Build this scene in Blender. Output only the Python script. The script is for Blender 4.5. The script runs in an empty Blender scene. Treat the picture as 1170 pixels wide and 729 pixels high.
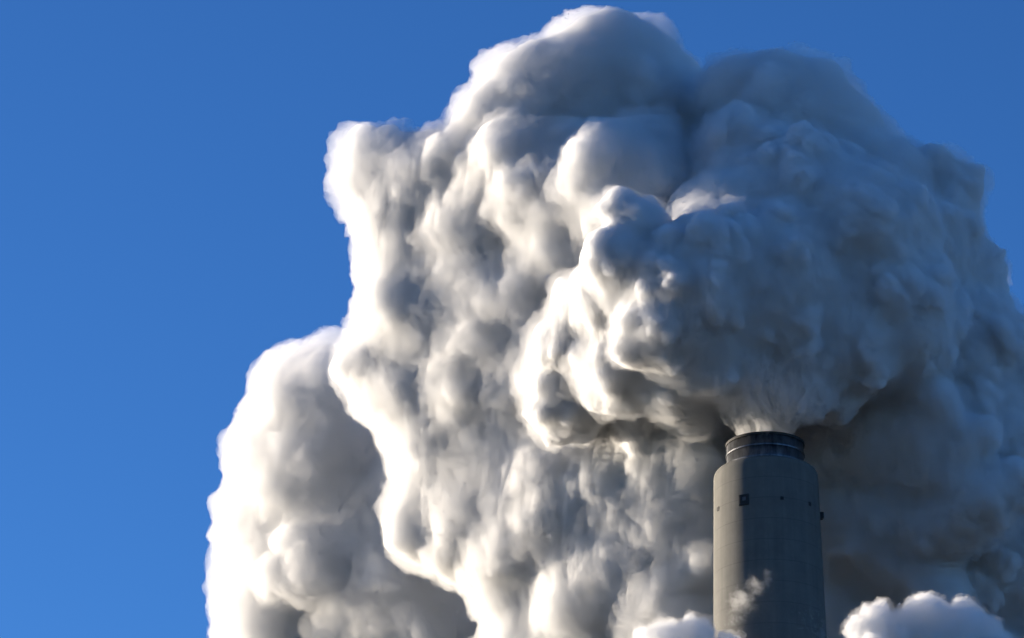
import bpy, bmesh, math, random, time
import numpy as np
import openvdb
from mathutils import Vector, Matrix

T0 = time.time()
R = math.radians
scene = bpy.context.scene

# ------------------------------------------------------------------ camera
EYE = Vector((0.0, 0.0, 1.7))
PITCH = R(22.2)
cam_data = bpy.data.cameras.new("camera")
cam_data.lens = 135.0
cam_data.sensor_width = 36.0
cam_data.clip_start = 0.5
cam_data.clip_end = 20000.0
cam = bpy.data.objects.new("camera", cam_data)
cam.location = EYE
cam.rotation_euler = (R(90) + PITCH, 0, 0)
scene.collection.objects.link(cam)
scene.camera = cam

# ------------------------------------------------------------------ light
SUN_AZ = -61.0      # degrees from the view direction, negative = to the left
SUN_EL = 6.5
sa, se = R(SUN_AZ), R(SUN_EL)
sun_dir = Vector((math.sin(sa) * math.cos(se), math.cos(sa) * math.cos(se), math.sin(se)))
world = bpy.data.worlds.new("World")
scene.world = world
world.use_nodes = True
wn, wl = world.node_tree.nodes, world.node_tree.links
bg = wn["Background"]
sky = wn.new("ShaderNodeTexSky")
sky.sky_type = 'NISHITA'
sky.sun_disc = False
sky.sun_elevation = se
sky.sun_rotation = sa
sky.altitude = 0
sky.air_density = 0.8
sky.dust_density = 0.0
sky.ozone_density = 4.5
hsv = wn.new("ShaderNodeHueSaturation")      # the photograph's polarised, saturated blue
hsv.inputs["Hue"].default_value = 0.508
hsv.inputs["Saturation"].default_value = 1.04
wl.new(sky.outputs[0], hsv.inputs["Color"])
wl.new(hsv.outputs[0], bg.inputs[0])
bg.inputs[1].default_value = 0.082
sun_data = bpy.data.lights.new("sun", 'SUN')
sun_data.energy = 3.9
sun_data.angle = R(0.5)
sun_data.color = (1.0, 0.86, 0.68)
sun = bpy.data.objects.new("sun", sun_data)
sun.rotation_euler = (-sun_dir).to_track_quat('-Z', 'Y').to_euler()
sun.location = (0, 0, 300)
scene.collection.objects.link(sun)

scene.view_settings.view_transform = 'Standard'
scene.view_settings.look = 'None'
scene.view_settings.exposure = 1.5
scene.view_settings.gamma = 1.0
scene.view_settings.use_curve_mapping = False
cy = scene.cycles
cy.use_adaptive_sampling = True
cy.adaptive_threshold = 0.035
cy.use_denoising = True
cy.max_bounces = 13
cy.diffuse_bounces = 4
cy.volume_bounces = 12
cy.transparent_max_bounces = 24
cy.use_light_tree = False

# ------------------------------------------------------------------ helpers
def link(o, parent=None):
    scene.collection.objects.link(o)
    if parent is not None:
        o.parent = parent
    return o

def tag(o, label=None, cat=None, group=None, kind=None):
    if label: o["label"] = label
    if cat: o["category"] = cat
    if group: o["group"] = group
    if kind: o["kind"] = kind
    return o

def mesh_obj(name, verts, faces, mat, parent=None, smooth=False):
    me = bpy.data.meshes.new(name)
    me.from_pydata([tuple(v) for v in verts], [], faces)
    me.update()
    if smooth:
        me.polygons.foreach_set("use_smooth", [True] * len(me.polygons))
    me.materials.append(mat)
    return link(bpy.data.objects.new(name, me), parent)

def new_mat(name):
    m = bpy.data.materials.new(name)
    m.use_nodes = True
    m.node_tree.nodes.clear()
    return m, m.node_tree.nodes, m.node_tree.links

def node(nodes, kind, **kw):
    n = nodes.new(kind)
    for k, v in kw.items():
        if k in n.inputs: n.inputs[k].default_value = v
        else: setattr(n, k, v)
    return n

# ------------------------------------------------------------------ ground
def ground_mat():
    m, n, l = new_mat("dry_grass_ground")
    out = n.new("ShaderNodeOutputMaterial"); p = n.new("ShaderNodeBsdfPrincipled")
    tc = n.new("ShaderNodeTexCoord")
    n1 = node(n, "ShaderNodeTexNoise", Scale=0.02, Detail=8.0)
    n2 = node(n, "ShaderNodeTexNoise", Scale=1.5, Detail=4.0)
    mx = n.new("ShaderNodeMath"); mx.operation = 'MULTIPLY_ADD'; mx.inputs[1].default_value = 0.3
    cr = n.new("ShaderNodeValToRGB")
    cr.color_ramp.elements[0].position = 0.35; cr.color_ramp.elements[0].color = (0.025, 0.026, 0.015, 1)
    cr.color_ramp.elements[1].position = 0.85; cr.color_ramp.elements[1].color = (0.075, 0.065, 0.045, 1)
    l.new(tc.outputs["Object"], n1.inputs["Vector"]); l.new(tc.outputs["Object"], n2.inputs["Vector"])
    l.new(n2.outputs[0], mx.inputs[0]); l.new(n1.outputs[0], mx.inputs[2])
    l.new(mx.outputs[0], cr.inputs[0]); l.new(cr.outputs[0], p.inputs["Base Color"])
    p.inputs["Roughness"].default_value = 0.95
    l.new(p.outputs[0], out.inputs[0])
    return m
G = 9000.0
gnd = mesh_obj("ground", [(-G, -G, 0), (G, -G, 0), (G, G, 0), (-G, G, 0)], [(0, 1, 2, 3)], ground_mat())
tag(gnd, "flat dry grassy ground below the chimney", "ground", kind="structure")

# ------------------------------------------------------------------ materials of the chimney
def concrete_mat():
    m, n, l = new_mat("weathered_concrete")
    out = n.new("ShaderNodeOutputMaterial"); p = n.new("ShaderNodeBsdfPrincipled")
    tc = n.new("ShaderNodeTexCoord")
    mp = n.new("ShaderNodeMapping"); mp.inputs["Scale"].default_value = (1.1, 1.1, 0.035)
    st = node(n, "ShaderNodeTexNoise", Scale=1.0, Detail=6.0, Roughness=0.6)
    nz = node(n, "ShaderNodeTexNoise", Scale=0.5, Detail=8.0, Roughness=0.65)
    sep = n.new("ShaderNodeSeparateXYZ")
    wv = n.new("ShaderNodeMath"); wv.operation = 'MODULO'; wv.inputs[1].default_value = 2.4
    st2 = n.new("ShaderNodeMath"); st2.operation = 'LESS_THAN'; st2.inputs[1].default_value = 0.10
    cr = n.new("ShaderNodeValToRGB")
    cr.color_ramp.elements[0].position = 0.3; cr.color_ramp.elements[0].color = (0.085, 0.083, 0.074, 1)
    cr.color_ramp.elements[1].position = 0.75; cr.color_ramp.elements[1].color = (0.155, 0.150, 0.133, 1)
    add = n.new("ShaderNodeMath"); add.operation = 'ADD'
    hf = n.new("ShaderNodeMath"); hf.operation = 'MULTIPLY'; hf.inputs[1].default_value = 0.5
    mix = n.new("ShaderNodeMixRGB"); mix.blend_type = 'MULTIPLY'; mix.inputs[2].default_value = (0.82, 0.82, 0.82, 1)
    l.new(tc.outputs["Object"], mp.inputs[0]); l.new(mp.outputs[0], st.inputs["Vector"])
    l.new(tc.outputs["Object"], nz.inputs["Vector"]); l.new(tc.outputs["Object"], sep.inputs[0])
    l.new(sep.outputs[2], wv.inputs[0]); l.new(wv.outputs[0], st2.inputs[0])
    l.new(st.outputs[0], add.inputs[0]); l.new(nz.outputs[0], add.inputs[1]); l.new(add.outputs[0], hf.inputs[0])
    l.new(hf.outputs[0], cr.inputs[0]); l.new(cr.outputs[0], mix.inputs[1]); l.new(st2.outputs[0], mix.inputs[0])
    l.new(mix.outputs[0], p.inputs["Base Color"])
    p.inputs["Roughness"].default_value = 0.85
    bp = node(n, "ShaderNodeBump", Strength=0.25, Distance=0.05)
    l.new(nz.outputs[0], bp.inputs["Height"]); l.new(bp.outputs[0], p.inputs["Normal"])
    l.new(p.outputs[0], out.inputs[0])
    return m

def metal_mat(name, c0, c1, rough, metallic):
    m, n, l = new_mat(name)
    out = n.new("ShaderNodeOutputMaterial"); p = n.new("ShaderNodeBsdfPrincipled")
    tc = n.new("ShaderNodeTexCoord")
    mp = n.new("ShaderNodeMapping"); mp.inputs["Scale"].default_value = (1.0, 1.0, 0.3)
    nz = node(n, "ShaderNodeTexNoise", Scale=1.2, Detail=8.0, Roughness=0.65)
    cr = n.new("ShaderNodeValToRGB")
    cr.color_ramp.elements[0].position = 0.35; cr.color_ramp.elements[0].color = (*c0, 1)
    cr.color_ramp.elements[1].position = 0.7; cr.color_ramp.elements[1].color = (*c1, 1)
    l.new(tc.outputs["Object"], mp.inputs[0]); l.new(mp.outputs[0], nz.inputs["Vector"])
    l.new(nz.outputs[0], cr.inputs[0]); l.new(cr.outputs[0], p.inputs["Base Color"])
    p.inputs["Roughness"].default_value = rough
    p.inputs["Metallic"].default_value = metallic
    l.new(p.outputs[0], out.inputs[0])
    return m

M_CONC = concrete_mat()
M_STEEL = metal_mat("sooty_steel", (0.05, 0.05, 0.055), (0.22, 0.23, 0.25), 0.42, 0.8)
M_DARK = metal_mat("dark_recess", (0.012, 0.012, 0.013), (0.035, 0.034, 0.033), 0.8, 0.0)
M_GREY = metal_mat("grey_flap", (0.06, 0.06, 0.065), (0.12, 0.12, 0.125), 0.6, 0.2)

# ------------------------------------------------------------------ chimney
CHX, CHY = 0.0, 400.0
# the axis stands where the photograph has it: 294 px right of the middle
CHX = (879.0 - 585.0) / 4387.5 * 419.0
SHAFT_TOP, R_TOP, SLOPE = 146.7, 5.76, 0.0203
LINER_TOP, R_LIN = 149.85, 4.28

chim = link(bpy.data.objects.new("chimney", None))
chim.location = (CHX, CHY, 0)
tag(chim, "tall round concrete power station chimney with dark steel flue, one side lit by low sun", "chimney")

def lathe(name, prof, mat, parent, seg=160, closed=False, smooth=True):
    vs, fs = [], []
    n = len(prof)
    for k in range(seg):
        a = 2 * math.pi * k / seg
        for r, z in prof:
            vs.append((r * math.cos(a), r * math.sin(a), z))
    for k in range(seg):
        k2 = (k + 1) % seg
        for j in range(n if closed else n - 1):
            j2 = (j + 1) % n
            fs.append((k * n + j, k2 * n + j, k2 * n + j2, k * n + j2))
    o = mesh_obj(name, vs, fs, mat, parent, smooth)
    return o

def rad(z):
    return R_TOP + (SHAFT_TOP - z) * SLOPE

prof = [(rad(z), z) for z in np.linspace(0, SHAFT_TOP - 0.9, 40)]
for k in range(1, 9):
    a = R(90 * k / 8)
    prof.append((rad(SHAFT_TOP) - 0.7 * (1 - math.cos(a)), SHAFT_TOP - 0.9 + 0.9 * math.sin(a)))
prof += [(4.75, SHAFT_TOP + 0.02), (4.75, SHAFT_TOP - 3.0)]
shaft = lathe("shaft", prof, M_CONC, chim)

z0 = SHAFT_TOP - 0.3
lin = [(R_LIN - 0.02, z0 - 5), (R_LIN - 0.02, LINER_TOP), (R_LIN - 0.16, LINER_TOP), (R_LIN - 0.16, z0 - 5)]
liner = lathe("flue_liner", lin, M_STEEL, chim, closed=True)
for z, h, d in ((LINER_TOP - 0.16, 0.34, 0.10), (LINER_TOP - 1.45, 0.20, 0.09), (LINER_TOP - 2.75, 0.2, 0.09)):
    lathe("flue_band", [(R_LIN + 0.002, z - h / 2), (R_LIN + d, z - h / 2 + 0.03), (R_LIN + d, z + h / 2 - 0.03), (R_LIN + 0.002, z + h / 2)],
          M_DARK if z > LINER_TOP - 1 else M_STEEL, liner, closed=True, smooth=False)

def ring_box(name, ang_deg, z, w, h, depth, out, mat, parent):
    """a small box set in the curved wall; ang measured from the side facing the camera, positive to the right"""
    a = R(ang_deg - 90)
    r = rad(z)
    ca, sn = math.cos(a), math.sin(a)
    vs = []
    for rr in (r - depth, r + out):
        for tx in (-w / 2, w / 2):
            for tz in (-h / 2, h / 2):
                vs.append((rr * ca - tx * sn, rr * sn + tx * ca, z + tz))
    fs = [(0, 1, 3, 2), (4, 6, 7, 5), (0, 4, 5, 1), (2, 3, 7, 6), (0, 2, 6, 4), (1, 5, 7, 3)]
    return mesh_obj(name, vs, fs, mat, parent)

ZR = 141.55
def frame_hatch(ang, w, h, fw, proud, z=ZR):
    back = ring_box("hatch", ang, z, w, h, 0.1, 0.035, M_DARK, chim)
    for s in (-1, 1):
        ring_box("frame_bar", ang, z + s * (h / 2 + fw / 2), w + 2 * fw, fw, 0.1, proud, M_DARK, back)
        da = math.degrees((w / 2 + fw / 2) / rad(z))
        ring_box("frame_bar", ang + s * da, z, fw, h, 0.1, proud, M_DARK, back)
    return back
hatch = frame_hatch(-28.5, 0.86, 0.94, 0.15, 0.10)
ring_box("flap", -28.2, ZR + 0.12, 0.42, 0.42, 0.05, 0.075, M_GREY, hatch)
frame_hatch(12.8, 0.22, 0.22, 0.07, 0.06)
frame_hatch(49.5, 0.24, 0.30, 0.07, 0.06)
frame_hatch(-68.5, 0.34, 0.36, 0.05, 0.06)
br = ring_box("lamp_bracket", 91.0, ZR + 0.05, 0.5, 0.62, 0.05, 0.42, M_DARK, chim)
ring_box("mounting_plate", 91.0, ZR - 0.34, 0.6, 0.12, 0.05, 0.30, M_DARK, br)

# ------------------------------------------------------------------ steam
S = 0.0970           # metres per photograph pixel at the chimney
F = 4387.5
DEP = 425.0
rng = np.random.default_rng(11)
Rv = np.array([1.0, 0.0, 0.0])
Fv = np.array([0.0, math.cos(PITCH), math.sin(PITCH)])
Uv = np.array([0.0, -math.sin(PITCH), math.cos(PITCH)])

def blob(px, py, r, d, free=0):
    """centre and radius in metres (right, up, away) of a billow seen at px, py with d pixels of extra distance"""
    if free == 2:               # under the ceiling of the plume, just above the height of the mouth
        el = PITCH - math.atan((py - 364.5) / F)
        d = max(70, ((148.5 + 0.25 * r * S) / math.sin(el) * math.cos(el - PITCH) - DEP) / S)
    elif d > 90 and not free:      # nothing hangs lower than the mouth: what looks low is farther downwind
        el = PITCH - math.atan((py - 364.5) / F)
        need = (152.0 + 0.55 * r * S) / math.sin(el) * math.cos(el - PITCH)
        d = max(d, (need - DEP) / S)
    k = (DEP + d * S) / DEP
    return ((px - 585) * S * k * DEP / F / S, (364.5 - py) * k * DEP / F, d * S, r * S * k)

def lattice_noise(p, cell, seed):
    """smooth value noise, -1..1"""
    g = np.random.default_rng(seed).uniform(-1, 1, (64, 64, 64)).astype(np.float32)
    q = p / cell + 1000.5
    i = np.floor(q).astype(np.int64); f = (q - i).astype(np.float32); f = f * f * (3 - 2 * f)
    i0 = i % 64; i1 = (i + 1) % 64
    r = 0
    for a in (0, 1):
        wa = f[:, 0] if a else 1 - f[:, 0]; xa = (i1 if a else i0)[:, 0]
        for b in (0, 1):
            wb = f[:, 1] if b else 1 - f[:, 1]; xb = (i1 if b else i0)[:, 1]
            for c in (0, 1):
                wc = f[:, 2] if c else 1 - f[:, 2]; xc = (i1 if c else i0)[:, 2]
                r = r + wa * wb * wc * g[xa, xb, xc]
    return r

class Field:
    def __init__(self, blobs, vox, pad=4.0):
        b = np.array(blobs, dtype=np.float64)
        self.vox = vox
        self.lo = (b[:, :3] - b[:, 3:]).min(0) - pad
        hi = (b[:, :3] + b[:, 3:]).max(0) + pad
        self.n = np.ceil((hi - self.lo) / vox).astype(int)
        self.a = np.full(self.n, 3.0, dtype=np.float32)
        self.ax = [self.lo[k] + np.arange(self.n[k]) * vox for k in range(3)]
    def add(self, c, r, k):
        e = r + 1.2
        i0 = np.maximum(((c - e - self.lo) / self.vox).astype(int), 0)
        i1 = np.minimum(((c + e - self.lo) / self.vox).astype(int) + 2, self.n)
        if (i1 <= i0).any(): return
        X, Y, Z = (self.ax[j][i0[j]:i1[j]].astype(np.float32) - np.float32(c[j]) for j in range(3))
        d = np.sqrt((X * X)[:, None, None] + (Y * Y)[None, :, None] + (Z * Z)[None, None, :]) - np.float32(r)
        v = self.a[i0[0]:i1[0], i0[1]:i1[1], i0[2]:i1[2]]
        h = np.maximum(k - np.abs(v - d), 0)
        np.minimum(v, d, out=v)
        v -= h * h * np.float32(0.25 / k)
    def sample(self, p):
        i = np.clip(np.round((p - self.lo) / self.vox).astype(int), 0, self.n - 1)
        return self.a[i[:, 0], i[:, 1], i[:, 2]]

def grow(blobs, vox, levels, rmin, k0=0.8, seed=3, flat=1.0):
    """billows on billows: each level studs the exposed skin of the one before with smaller spheres"""
    rg = np.random.default_rng(seed)
    f = Field(blobs, vox)
    cur = np.array(blobs)
    for b in cur: f.add(b[:3], b[3], k0)
    k = k0
    for (n, lo, hi, sink) in levels:
        out = []
        reps = []
        for b in cur:
            m = n if n > 0 else 8
            v = rg.normal(size=(m, 3)); v /= np.linalg.norm(v, axis=1)[:, None]
            rr = b[3] * rg.uniform(lo, hi, m)
            c = b[:3] + v * (b[3] - rr * sink)[:, None]
            out.append(np.concatenate([c, rr[:, None]], 1))
        cand = np.concatenate(out)
        cand = cand[cand[:, 3] > rmin]
        if not len(cand): break
        sd = f.sample(cand[:, :3])
        cand = cand[(sd > -(sink + 0.15) * cand[:, 3] - 0.05) & (sd < 0.6 * cand[:, 3])]
        k = max(k * 0.36, vox * 0.9)
        for b in cand: f.add(b[:3], b[3], k)
        cur = cand
    return f

def to_mesh(f, name, mat, parent=None, disp=(), iso=0.0):
    g = openvdb.FloatGrid(3.0); g.copyFromArray(f.a, tolerance=0.0)
    p, q = g.convertToQuads(iso)
    p = np.asarray(p, dtype=np.float64) * f.vox + f.lo
    q = np.asarray(q)[:, ::-1]
    if disp:
        d = np.stack([sum(a * lattice_noise(p, c, 100 * j + int(c * 37)) for a, c in disp) for j in range(3)], 1)
        p = p + d
    w = np.array(EYE) + Fv * DEP
    wp = w + p[:, 0:1] * Rv + p[:, 1:2] * Uv + p[:, 2:3] * Fv
    me = bpy.data.meshes.new(name)
    me.vertices.add(len(wp)); me.vertices.foreach_set("co", wp.astype(np.float32).ravel())
    me.loops.add(q.size); me.loops.foreach_set("vertex_index", q.astype(np.int32).ravel())
    me.polygons.add(len(q)); me.polygons.foreach_set("loop_start", np.arange(0, q.size, 4, dtype=np.int32))
    me.update(calc_edges=True)
    me.polygons.foreach_set("use_smooth", np.ones(len(q), dtype=bool))
    me.materials.append(mat)
    print(name, len(wp), "verts", round(time.time() - T0, 1), "s")
    return link(bpy.data.objects.new(name, me), parent)

def steam_mat(name, density, skin=0.15, aniso=0.0, col=(0.995, 0.995, 0.995)):
    m, n, l = new_mat(name)
    out = n.new("ShaderNodeOutputMaterial")
    v = node(n, "ShaderNodeVolumePrincipled")
    v.inputs["Color"].default_value = (*col, 1)
    v.inputs["Density"].default_value = density
    v.inputs["Anisotropy"].default_value = aniso
    l.new(v.outputs[0], out.inputs["Volume"])
    if skin > 0:
        t = n.new("ShaderNodeBsdfTransparent"); d = n.new("ShaderNodeBsdfDiffuse"); mx = n.new("ShaderNodeMixShader")
        tr = n.new("ShaderNodeBsdfTranslucent"); m2 = n.new("ShaderNodeMixShader")
        d.inputs[0].default_value = (0.9, 0.9, 0.9, 1); tr.inputs[0].default_value = (0.9, 0.9, 0.9, 1)
        mx.inputs[0].default_value = skin
        m2.inputs[0].default_value = 0.5
        l.new(d.outputs[0], m2.inputs[1]); l.new(tr.outputs[0], m2.inputs[2])
        l.new(t.outputs[0], mx.inputs[1]); l.new(m2.outputs[0], mx.inputs[2]); l.new(mx.outputs[0], out.inputs[0])
    return m

M_STEAM = steam_mat("steam", 3.4, 0.06, 0.35, (0.975, 0.977, 0.98))
M_COLUMN = steam_mat("drifting_steam", 1.35, 0.03, 0.4, (0.985, 0.986, 0.987))
M_SOFT = steam_mat("soft_steam", 0.65, 0.02, 0.35, (0.985, 0.986, 0.987))

MAIN = [
    # dome over the chimney, nearest at its left and receding to the right and upwards
    (880, 330, 98, 45, 1), (805, 330, 80, 7, 1), (765, 375, 64, -5, 1), (852, 268, 80, 100, 1), (930, 250, 86, 112, 1), (850, 190, 62, 178, 1), (815, 262, 52, 108, 1), (885, 200, 60, 168, 1),
    (970, 285, 98, 95, 1), (1000, 370, 92, 85, 1), (940, 385, 78, 45, 1), (820, 400, 58, 5, 1), (732, 262, 30, 20, 1), (702, 240, 18, 30, 1), (715, 310, 44, 5, 1),
    # left fringe of the dome, and the lit flank under it
    (690, 345, 36, 45), (655, 345, 24, 85, 1), (650, 390, 36, 100, 1), (705, 420, 50, 55), (768, 437, 42, 32), (648, 450, 46, 130, 1),
    (785, 460, 26, 48, 1), (802, 474, 15, 44, 1), (800, 465, 50, 150, 1), (835, 450, 50, 160, 1), (750, 460, 46, 130, 1),
    (760, 510, 48, 152, 1), (700, 500, 54, 206, 1),
    # wall of steam behind the chimney
    (850, 540, 78, 190, 1), (860, 640, 90, 220, 1), (945, 520, 78, 185, 1), (1020, 470, 80, 150, 1), (1000, 590, 88, 165, 1), (1075, 560, 90, 150, 1),
    (1115, 490, 86, 165, 1), (1080, 400, 86, 175, 1), (1040, 290, 84, 190, 1), (1065, 228, 56, 220, 1), (1100, 320, 45, 210, 1), (1110, 400, 60, 210, 1), (1195, 465, 76, 240, 1),
    (1170, 540, 86, 200, 1), (1150, 640, 96, 180, 1), (1080, 700, 100, 180, 1), (930, 690, 100, 210, 1), (1190, 730, 100, 190, 1), (1000, 760, 100, 190, 1), (850, 760, 100, 250, 1),
]
COLUMN = [
    # the lit flank under the dome
    (615, 335, 30, 250, 1), (610, 400, 42, 266, 1), (600, 465, 44, 276, 1), (650, 515, 48, 240, 1), (590, 530, 46, 286, 1), (600, 600, 50, 282, 1), (590, 670, 52, 292, 1), (620, 735, 60, 276, 1), (655, 620, 54, 242, 1),
    (665, 690, 56, 236, 1), (720, 580, 56, 192, 1), (740, 660, 60, 180, 1), (790, 600, 60, 140, 1), (700, 750, 66, 218, 1), (790, 700, 66, 146, 1),
    # upper lobes
    (692, 108, 82, 330, 1), (615, 120, 60, 330, 1), (722, 70, 42, 330, 1), (672, 34, 10, 330, 1), (702, 27, 12, 330, 1), (745, 108, 55, 330, 1), (640, 82, 40, 330, 1), (583, 80, 24, 330, 1), (550, 130, 28, 330, 1),
    (880, 134, 64, 250, 1), (935, 138, 58, 250, 1), (890, 78, 16, 250, 1), (940, 86, 16, 250, 1), (845, 95, 22, 250, 1),
    (975, 160, 38, 260, 1), (830, 112, 34, 260, 1), (795, 180, 70, 340, 1), (722, 228, 90, 215, 1), (650, 235, 80, 272, 1), (595, 180, 48, 284, 1), (560, 195, 34, 298, 1), (512, 170, 25, 330, 1),
    (1000, 220, 60, 200, 1),
    # left column
    (420, 180, 28, 429, 1), (445, 172, 22, 403, 1), (412, 215, 26, 433, 1), (450, 230, 50, 427, 1), (490, 195, 36, 381, 1), (470, 290, 58, 419, 1), (535, 265, 45, 329, 1), (560, 330, 75, 339, 1), (485, 370, 75, 399, 1),
    (430, 425, 42, 410, 1), (475, 450, 60, 392, 1), (545, 450, 75, 351, 1), (560, 530, 65, 329, 1), (505, 530, 55, 363, 1), (488, 600, 44, 365, 1),
    (530, 625, 40, 328, 1), (555, 590, 60, 328, 1), (610, 340, 75, 299, 1), (650, 290, 60, 252, 1), (575, 400, 70, 322, 1),    # what fills the hollows between them
    (520, 215, 60, 378, 1), (470, 250, 62, 420, 1), (505, 320, 85, 415, 1), (560, 400, 90, 376, 1), (520, 480, 80, 398, 1), (575, 250, 75, 349, 1), (540, 560, 70, 372, 1), (610, 450, 70, 316, 1), (640, 370, 60, 282, 1),
    (800, 270, 80, 300, 1), (720, 320, 80, 230, 1), (660, 420, 70, 250, 1), (640, 520, 70, 290, 1), (640, 620, 70, 290, 1), (920, 200, 80, 230, 1),
]
BANK = [(350, 460, 58, 678, 1), (385, 430, 40, 633, 1), (325, 520, 60, 698, 1), (315, 600, 62, 708, 1), (320, 680, 68, 710, 1), (395, 540, 110, 696, 1),
        (420, 640, 120, 687, 1), (500, 700, 130, 637, 1), (500, 570, 90, 597, 1), (340, 740, 90, 717, 1)]

def streak(x0, y0, x1, y1, n, r0, r1, seed):
    # a torn roll of steam along the flank, fanning out from the mouth
    g = np.random.default_rng(seed)
    o = []
    for i in range(n):
        t = i / (n - 1)
        r = (r0 + (r1 - r0) * t) * g.uniform(0.75, 1.25)
        x = x0 + (x1 - x0) * t + g.uniform(-.3, .3) * r
        y = y0 + (y1 - y0) * t + g.uniform(-.3, .3) * r
        d = 68 + max(0, 815 - x) * 0.8 if x < 870 else max(40, 118 - (x - 930) * 0.5 + max(0, y - 520) * 0.2)
        o.append((x, y, r, d, 1))
    return o
for q in [(800, 486, 590, 560, 10, 12, 26, 1), (812, 520, 640, 640, 9, 14, 28, 2), (800, 560, 660, 700, 8, 16, 30, 3), (790, 505, 610, 610, 10, 12, 26, 4),
          (800, 640, 720, 720, 5, 18, 28, 5), (930, 488, 1040, 420, 7, 11, 20, 6), (940, 500, 1080, 470, 8, 12, 24, 7), (948, 530, 1110, 540, 8, 14, 28, 8),
          (950, 580, 1100, 610, 7, 16, 30, 9), (955, 625, 1080, 670, 6, 18, 30, 10), (940, 515, 1120, 500, 9, 12, 26, 11), (1060, 600, 1170, 560, 5, 24, 34, 12),
          (760, 600, 690, 660, 5, 18, 26, 13), (700, 540, 580, 640, 7, 18, 30, 14)]:
    (MAIN if q[2] > 900 else COLUMN).extend(streak(*q))
LV = [(34, 0.14, 0.44, 0.62), (26, 0.2, 0.5, 0.5), (18, 0.3, 0.6, 0.42)]
f = grow([blob(*b) for b in MAIN], 0.165, LV, 0.3, k0=2.6)
print("field", f.n, round(time.time() - T0, 1))
plume = to_mesh(f, "steam_plume", M_STEAM, disp=((0.06, 0.35), (0.12, 0.9), (0.25, 2.0), (0.9, 5.5)))
tag(plume, "huge billowing steam plume pouring from the chimney, bright at left and dark blue at right", "steam plume")
M_VEIL = steam_mat("thin_veil", 0.22, 0.004, 0.5, (0.96, 0.962, 0.965))
to_mesh(f, "veil", M_VEIL, plume, disp=((0.25, 0.45), (0.45, 1.1), (0.8, 3.0)), iso=0.5)
f = grow([blob(*b) for b in COLUMN], 0.22, [(30, 0.2, 0.46, 0.68), (20, 0.2, 0.5, 0.6), (12, 0.3, 0.55, 0.45)], 0.42, k0=3.2, seed=12)
col = to_mesh(f, "drifting_column", M_COLUMN, plume, disp=((0.08, 0.5), (0.2, 1.3), (0.9, 5.0)))
to_mesh(f, "veil", M_VEIL, col, disp=((0.25, 0.45), (0.5, 1.2), (1.0, 4.0)), iso=0.8)
f = grow([blob(*b) for b in BANK], 0.3, [(30, 0.2, 0.42, 0.72), (20, 0.22, 0.5, 0.55), (12, 0.3, 0.55, 0.45)], 0.5, k0=3.0, seed=8)
bank = to_mesh(f, "steam_bank", M_SOFT, disp=((0.1, 0.6), (0.3, 2.0), (1.2, 6.5)))
to_mesh(f, "veil", M_VEIL, bank, disp=((0.3, 0.6), (0.6, 1.6), (1.0, 4.0)), iso=1.1)
tag(bank, "soft pale steam bank hanging low behind the plume at far left", "steam bank")

# thin, ragged steam: density broken up by noise inside a real closed mesh
def wispy_mat(name, density, scale, lo, hi, stretch=(1, 1, 1), aniso=0.5, skin=0.0):
    m = steam_mat(name, density, skin, aniso, (0.985, 0.985, 0.985))
    n, l = m.node_tree.nodes, m.node_tree.links
    v = next(x for x in n if x.type == 'PRINCIPLED_VOLUME')
    tc = n.new("ShaderNodeTexCoord"); mp = n.new("ShaderNodeMapping"); mp.inputs["Scale"].default_value = stretch
    nz = node(n, "ShaderNodeTexNoise", Scale=scale, Detail=6.0, Roughness=0.62, Distortion=0.6)
    mr = n.new("ShaderNodeMapRange"); mr.inputs["From Min"].default_value = lo; mr.inputs["From Max"].default_value = hi
    mr.inputs["To Max"].default_value = density
    l.new(tc.outputs["Object"], mp.inputs[0]); l.new(mp.outputs[0], nz.inputs["Vector"])
    l.new(nz.outputs[0], mr.inputs[0]); l.new(mr.outputs[0], v.inputs["Density"])
    return m

M_JET = wispy_mat("ragged_steam", 1.5, 1.2, 0.44, 0.62, (1, 1, 0.4), skin=0.01)
JET = [(874, 500, 28, 4, 1), (874, 484, 31, 4, 1), (874, 470, 36, 4, 1), (860, 455, 38, 0, 1), (889, 455, 38, 0, 1), (845, 436, 42, 8, 1), (875, 430, 56, 0, 1), (912, 436, 48, -4, 1),
       (812, 412, 44, 22, 1), (850, 398, 54, 25, 1), (900, 398, 54, 30, 1), (945, 418, 40, 15, 1), (778, 420, 28, 40, 1), (850, 352, 50, 62, 1), (910, 352, 48, 70, 1)]
f = grow([blob(*b) for b in JET], 0.14, [(26, 0.15, 0.32, 0.6), (14, 0.3, 0.5, 0.4)], 0.25, k0=1.2, seed=9)
jet = to_mesh(f, "rising_jet", M_JET, plume, disp=((0.16, 0.5), (0.35, 1.3)))

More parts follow.
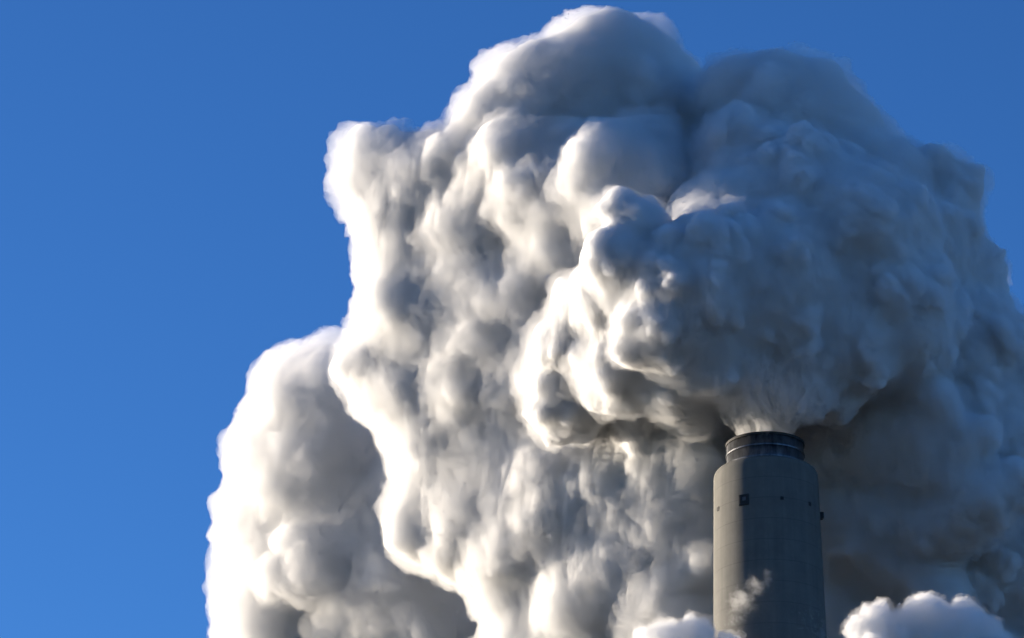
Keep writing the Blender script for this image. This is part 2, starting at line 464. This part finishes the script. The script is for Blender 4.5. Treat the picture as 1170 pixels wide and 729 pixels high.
M_PUFF_VEIL = steam_mat("puff_veil", 0.3, 0.004, 0.5)
M_PUFF = steam_mat("bright_steam", 1.1, 0.03, 0.3, (0.99, 0.99, 0.99))
def puff(blobs, label, seed):
    f = grow([blob(*b) for b in blobs], 0.1, [(24, 0.25, 0.5, 0.5), (14, 0.3, 0.55, 0.4), (8, 0.35, 0.6, 0.3)], 0.16, k0=0.6, seed=seed)
    o = to_mesh(f, "steam_puff", M_PUFF, disp=((0.05, 0.25), (0.12, 0.8), (0.3, 2.0)))
    to_mesh(f, "veil", M_PUFF_VEIL, o, disp=((0.3, 0.35), (0.3, 0.9), (0.3, 2.0)), iso=0.25)
    return tag(o, label, "steam puff", "bright steam puffs rising drifting low beside the chimney shaft")
puff([(985, 722, 17, -290, 1), (1000, 712, 20, -290, 1), (1030, 730, 30, -290, 1), (1052, 706, 24, -290, 1), (1075, 725, 34, -290, 1), (1100, 715, 26, -290, 1), (1125, 722, 17, -290, 1),
      (1000, 760, 40, -290, 1), (1080, 770, 50, -290, 1), (1130, 755, 30, -290, 1)], "wide bright white steam puff low at right of the chimney", 21)
puff([(740, 733, 16, -150, 1), (765, 730, 21, -150, 1), (795, 732, 22, -150, 1), (835, 744, 18, -150, 1), (770, 765, 40, -150, 1), (815, 765, 30, -150, 1)],
     "small bright white steam puff low at left of the chimney", 22)
# the wisp: density falls off from a few cores and is torn by noise
def core_mat(name, cores, density, scale):
    m = steam_mat(name, density, 0.004, 0.5, (0.985, 0.985, 0.985))
    n, l = m.node_tree.nodes, m.node_tree.links
    v = next(x for x in n if x.type == 'PRINCIPLED_VOLUME')
    tc = n.new("ShaderNodeTexCoord")
    nz = node(n, "ShaderNodeTexNoise", Scale=scale, Detail=7.0, Roughness=0.65, Distortion=0.8)
    l.new(tc.outputs["Object"], nz.inputs["Vector"])
    last = None
    for c, r, wgt in cores:
        d = n.new("ShaderNodeVectorMath"); d.operation = 'DISTANCE'; d.inputs[1].default_value = c
        l.new(tc.outputs["Object"], d.inputs[0])
        mr = n.new("ShaderNodeMapRange"); mr.inputs["From Min"].default_value = 0; mr.inputs["From Max"].default_value = r
        mr.inputs["To Min"].default_value = wgt; mr.inputs["To Max"].default_value = 0
        l.new(d.outputs["Value"], mr.inputs[0])
        if last is None: last = mr.outputs[0]
        else:
            mx = n.new("ShaderNodeMath"); mx.operation = 'MAXIMUM'
            l.new(last, mx.inputs[0]); l.new(mr.outputs[0], mx.inputs[1]); last = mx.outputs[0]
    sm = n.new("ShaderNodeMath"); sm.operation = 'ADD'; l.new(last, sm.inputs[0]); l.new(nz.outputs[0], sm.inputs[1])
    mr = n.new("ShaderNodeMapRange"); mr.inputs["From Min"].default_value = 0.78; mr.inputs["From Max"].default_value = 1.25
    mr.inputs["To Max"].default_value = density
    l.new(sm.outputs[0], mr.inputs[0])
    # nothing beyond the cores' reach
    gt = n.new("ShaderNodeMath"); gt.operation = 'GREATER_THAN'; gt.inputs[1].default_value = 0.001; l.new(last, gt.inputs[0])
    ml = n.new("ShaderNodeMath"); ml.operation = 'MULTIPLY'; l.new(gt.outputs[0], ml.inputs[0]); l.new(mr.outputs[0], ml.inputs[1])
    l.new(ml.outputs[0], v.inputs["Density"])
    return m

def world_of(px, py, r, d):
    x, u, w, rr = blob(px, py, r, d, 1)
    p = np.array(EYE) + Fv * (DEP + w) + Rv * x + Uv * u
    return tuple(float(q) for q in p), rr
WB = [((852, 690), 30, 0.75), ((866, 672), 24, 0.75), ((876, 660), 14, 0.7), ((848, 706), 30, 0.6), ((880, 712), 36, 0.42), ((915, 712), 36, 0.40), ((938, 722), 36, 0.38), ((845, 732), 30, 0.75)]
cores = []
for (x, y), r, wg in WB:
    c, rr = world_of(x, y, r, -110); cores.append((c, rr, wg))
f = grow([blob(x, y, r, -110, 1) for (x, y), r, wg in WB], 0.12, [], 0.2, k0=1.0, seed=23)
w = to_mesh(f, "steam_wisp", core_mat("thin_steam", cores, 1.1, 1.1))
tag(w, "thin torn wisp of steam drifting across the front of the chimney shaft", "steam wisp")
